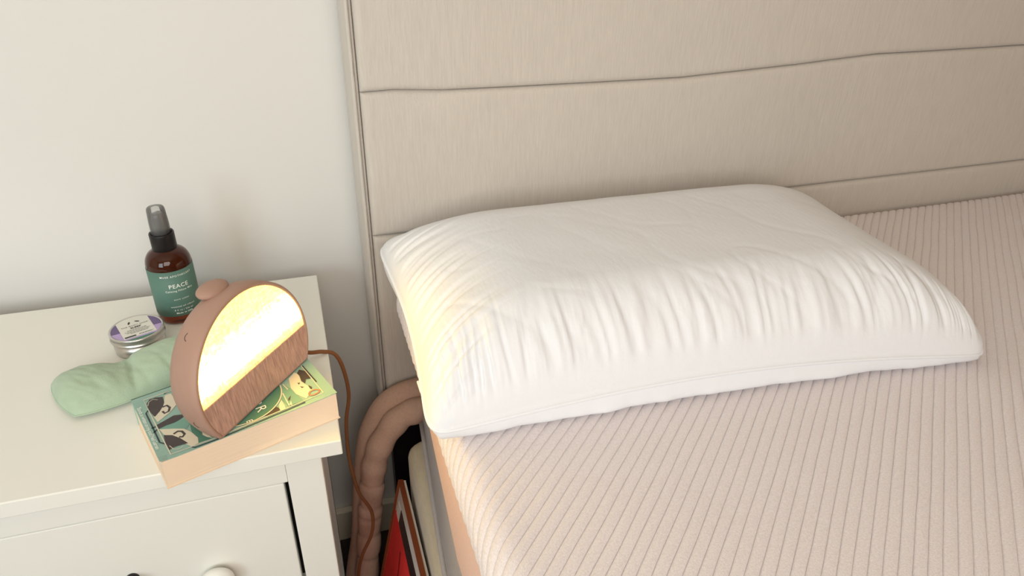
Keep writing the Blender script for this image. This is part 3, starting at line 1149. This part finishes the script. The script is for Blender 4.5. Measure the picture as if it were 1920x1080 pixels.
def disc_piece(name, clip, z, m_, parent):
    """part of the lid's round label; clip keeps points inside"""
    bm = bmesh.new()
    c = [Vector((0.0316 * math.cos(a), 0.0316 * math.sin(a))) for a in np.linspace(0, 2 * math.pi, 96, endpoint=False)]
    vs_ = [bm.verts.new((p.x, p.y, z)) for p in c]
    bm.faces.new(vs_)
    for (pt, no) in clip:
        bmesh.ops.bisect_plane(bm, geom=list(bm.verts) + list(bm.edges) + list(bm.faces), plane_co=(pt[0], pt[1], z), plane_no=(no[0], no[1], 0), clear_outer=True)
    return from_bm(name, bm, m_, parent)


zl = TH - 0.0008
disc_piece('label_print', [], zl + 0.0001, 'purple', tin)
disc_piece('label_print', [((0, -0.004), (0.10, 1))], zl + 0.0002, 'lilac', tin)
disc_piece('label_print', [((0, -0.0255), (0, 1))], zl + 0.00025, 'deepgreen', tin)
disc_piece('label_card', [((0.0205, 0), (1, 0)), ((-0.0205, 0), (-1, 0)), ((0, -0.0225), (0, -1))], zl + 0.0004, 'card', tin)
zt = zl + 0.0006
text_mesh('lid_lettering', 'THE BODY SHOP', 0.0040, 'ink', tin, lambda x, y: (x, 0.0080 + y, zt), 1.15)
text_mesh('lid_lettering', 'SLEEP', 0.0056, 'ink', tin, lambda x, y: (x, 0.0022 + y, zt), 1.0, bold=0.0002)
V, F = [], []
rnd = random.Random(3)


def bar(x0, x1, y, h):
    k = len(V)
    V.extend([(x0, y - h / 2, zt), (x1, y - h / 2, zt), (x1, y + h / 2, zt), (x0, y + h / 2, zt)])
    F.append((k, k + 1, k + 2, k + 3))


for yy, xa, xb, hh in ((-0.0030, -0.012, 0.012, 0.0012), (-0.0064, -0.016, 0.016, 0.0008), (-0.0092, -0.014, 0.014, 0.0008), (-0.0118, -0.010, 0.012, 0.0008), (-0.0175, -0.001, 0.018, 0.0007), (-0.0192, -0.001, 0.016, 0.0007)):
    x = xa
    while x < xb:
        w = rnd.uniform(0.0015, 0.004)
        bar(x, min(x + w, xb), yy, hh)
        x += w + 0.0006
bar(-0.0190, -0.0050, -0.0190, 0.0034)
fp = from_data('fine_print', V, F, 'ink', tin, False)
fp['kind'] = 'stuff'
for sx, an in ((-1, 70), (1, -40)):
    V, F = [], []
    ca, sa = math.cos(math.radians(an)), math.sin(math.radians(an))
    for a in np.linspace(0, 2 * math.pi, 20, endpoint=False):
        lx, ly = 0.0036 * math.cos(a), 0.0014 * math.sin(a)
        V.append((0.0052 * sx + lx * ca - ly * sa, 0.0170 + lx * sa + ly * ca, zt))
    from_data('leaf_print', V, [tuple(range(20))], 'ink', tin, False)

# ================================================================== spray bottle
bottle = empty('spray_bottle', (-0.1955, 1.0080, T), 'amber spray bottle with green label and clear cap by the wall', 'bottle')
BR_ = 0.0305
lathe('glass_body', [(0.0225, 0.0008), (0.0270, 0.0010), (0.0292, 0.003), (BR_, 0.007), (BR_, 0.0885), (0.0302, 0.0925), (0.0290, 0.0975), (0.0265, 0.1025), (0.0228, 0.1068), (0.0180, 0.1098), (0.0150, 0.1115), (0.0142, 0.1130), (0.0142, 0.116)], 'amber', bottle)
# wrap-round label with its own thickness
n = 96
V, F = [], []
for (r, z) in ((BR_ + 0.0002, 0.0150), (BR_ + 0.0004, 0.0150), (BR_ + 0.0004, 0.0865), (BR_ + 0.0002, 0.0865)):
    for i in range(n):
        a = 2 * math.pi * i / n
        V.append((r * math.cos(a), r * math.sin(a), z))
for k in range(4):
    for i in range(n):
        j = (i + 1) % n
        l = (k + 1) % 4
        F.append((k * n + i, k * n + j, l * n + j, l * n + i))
from_data('label', V, F, 'label_green', bottle)
lathe('collar', [(0.0150, 0.1105), (0.0160, 0.1105), (0.0164, 0.1115), (0.0164, 0.1335), (0.0160, 0.1350), (0.0138, 0.1350), (0.0135, 0.132)], 'black', bottle, 72)
lathe('spray_head', [(0.0095, 0.1325), (0.0095, 0.150), (0.0088, 0.158), (0.0080, 0.1625), (0.0072, 0.1640), (0.003, 0.1635)], 'hazed_grey_plastic', bottle, 40)
V, F = [], []
lathe('clear_cap', [(0.0131, 0.1340), (0.0128, 0.150), (0.0119, 0.1685), (0.0112, 0.1715), (0.0100, 0.1728), (0.004, 0.1730)], 'clear', bottle, 48)
BA = math.radians(-76)


def on_bottle(h, da=0.0):
    rr = BR_ + 0.0007

    def fn(x, y):
        a = BA + da + x / rr
        return (rr * math.cos(a), rr * math.sin(a), h + y)
    return fn


OFF = 0.12
for s, size, h, sp_, bo in (('MUSE APOTHECARY', 0.0041, 0.0790, 1.25, 0.00005), ('PEACE', 0.0086, 0.0632, 1.12, 0.00012), ('Calming Pillow Mist', 0.0041, 0.0560, 1.15, 0.00004),
                            ('warm amber', 0.0035, 0.0425, 1.2, 0), ('essential oil infused', 0.0034, 0.0310, 1.2, 0), ('8 fl oz / 236 ml', 0.0034, 0.0252, 1.2, 0), ('Made in USA', 0.0036, 0.0203, 1.2, 0.00004)):
    text_mesh('label_lettering', s, size, 'print_white', bottle, on_bottle(h, OFF), sp_, bold=bo)
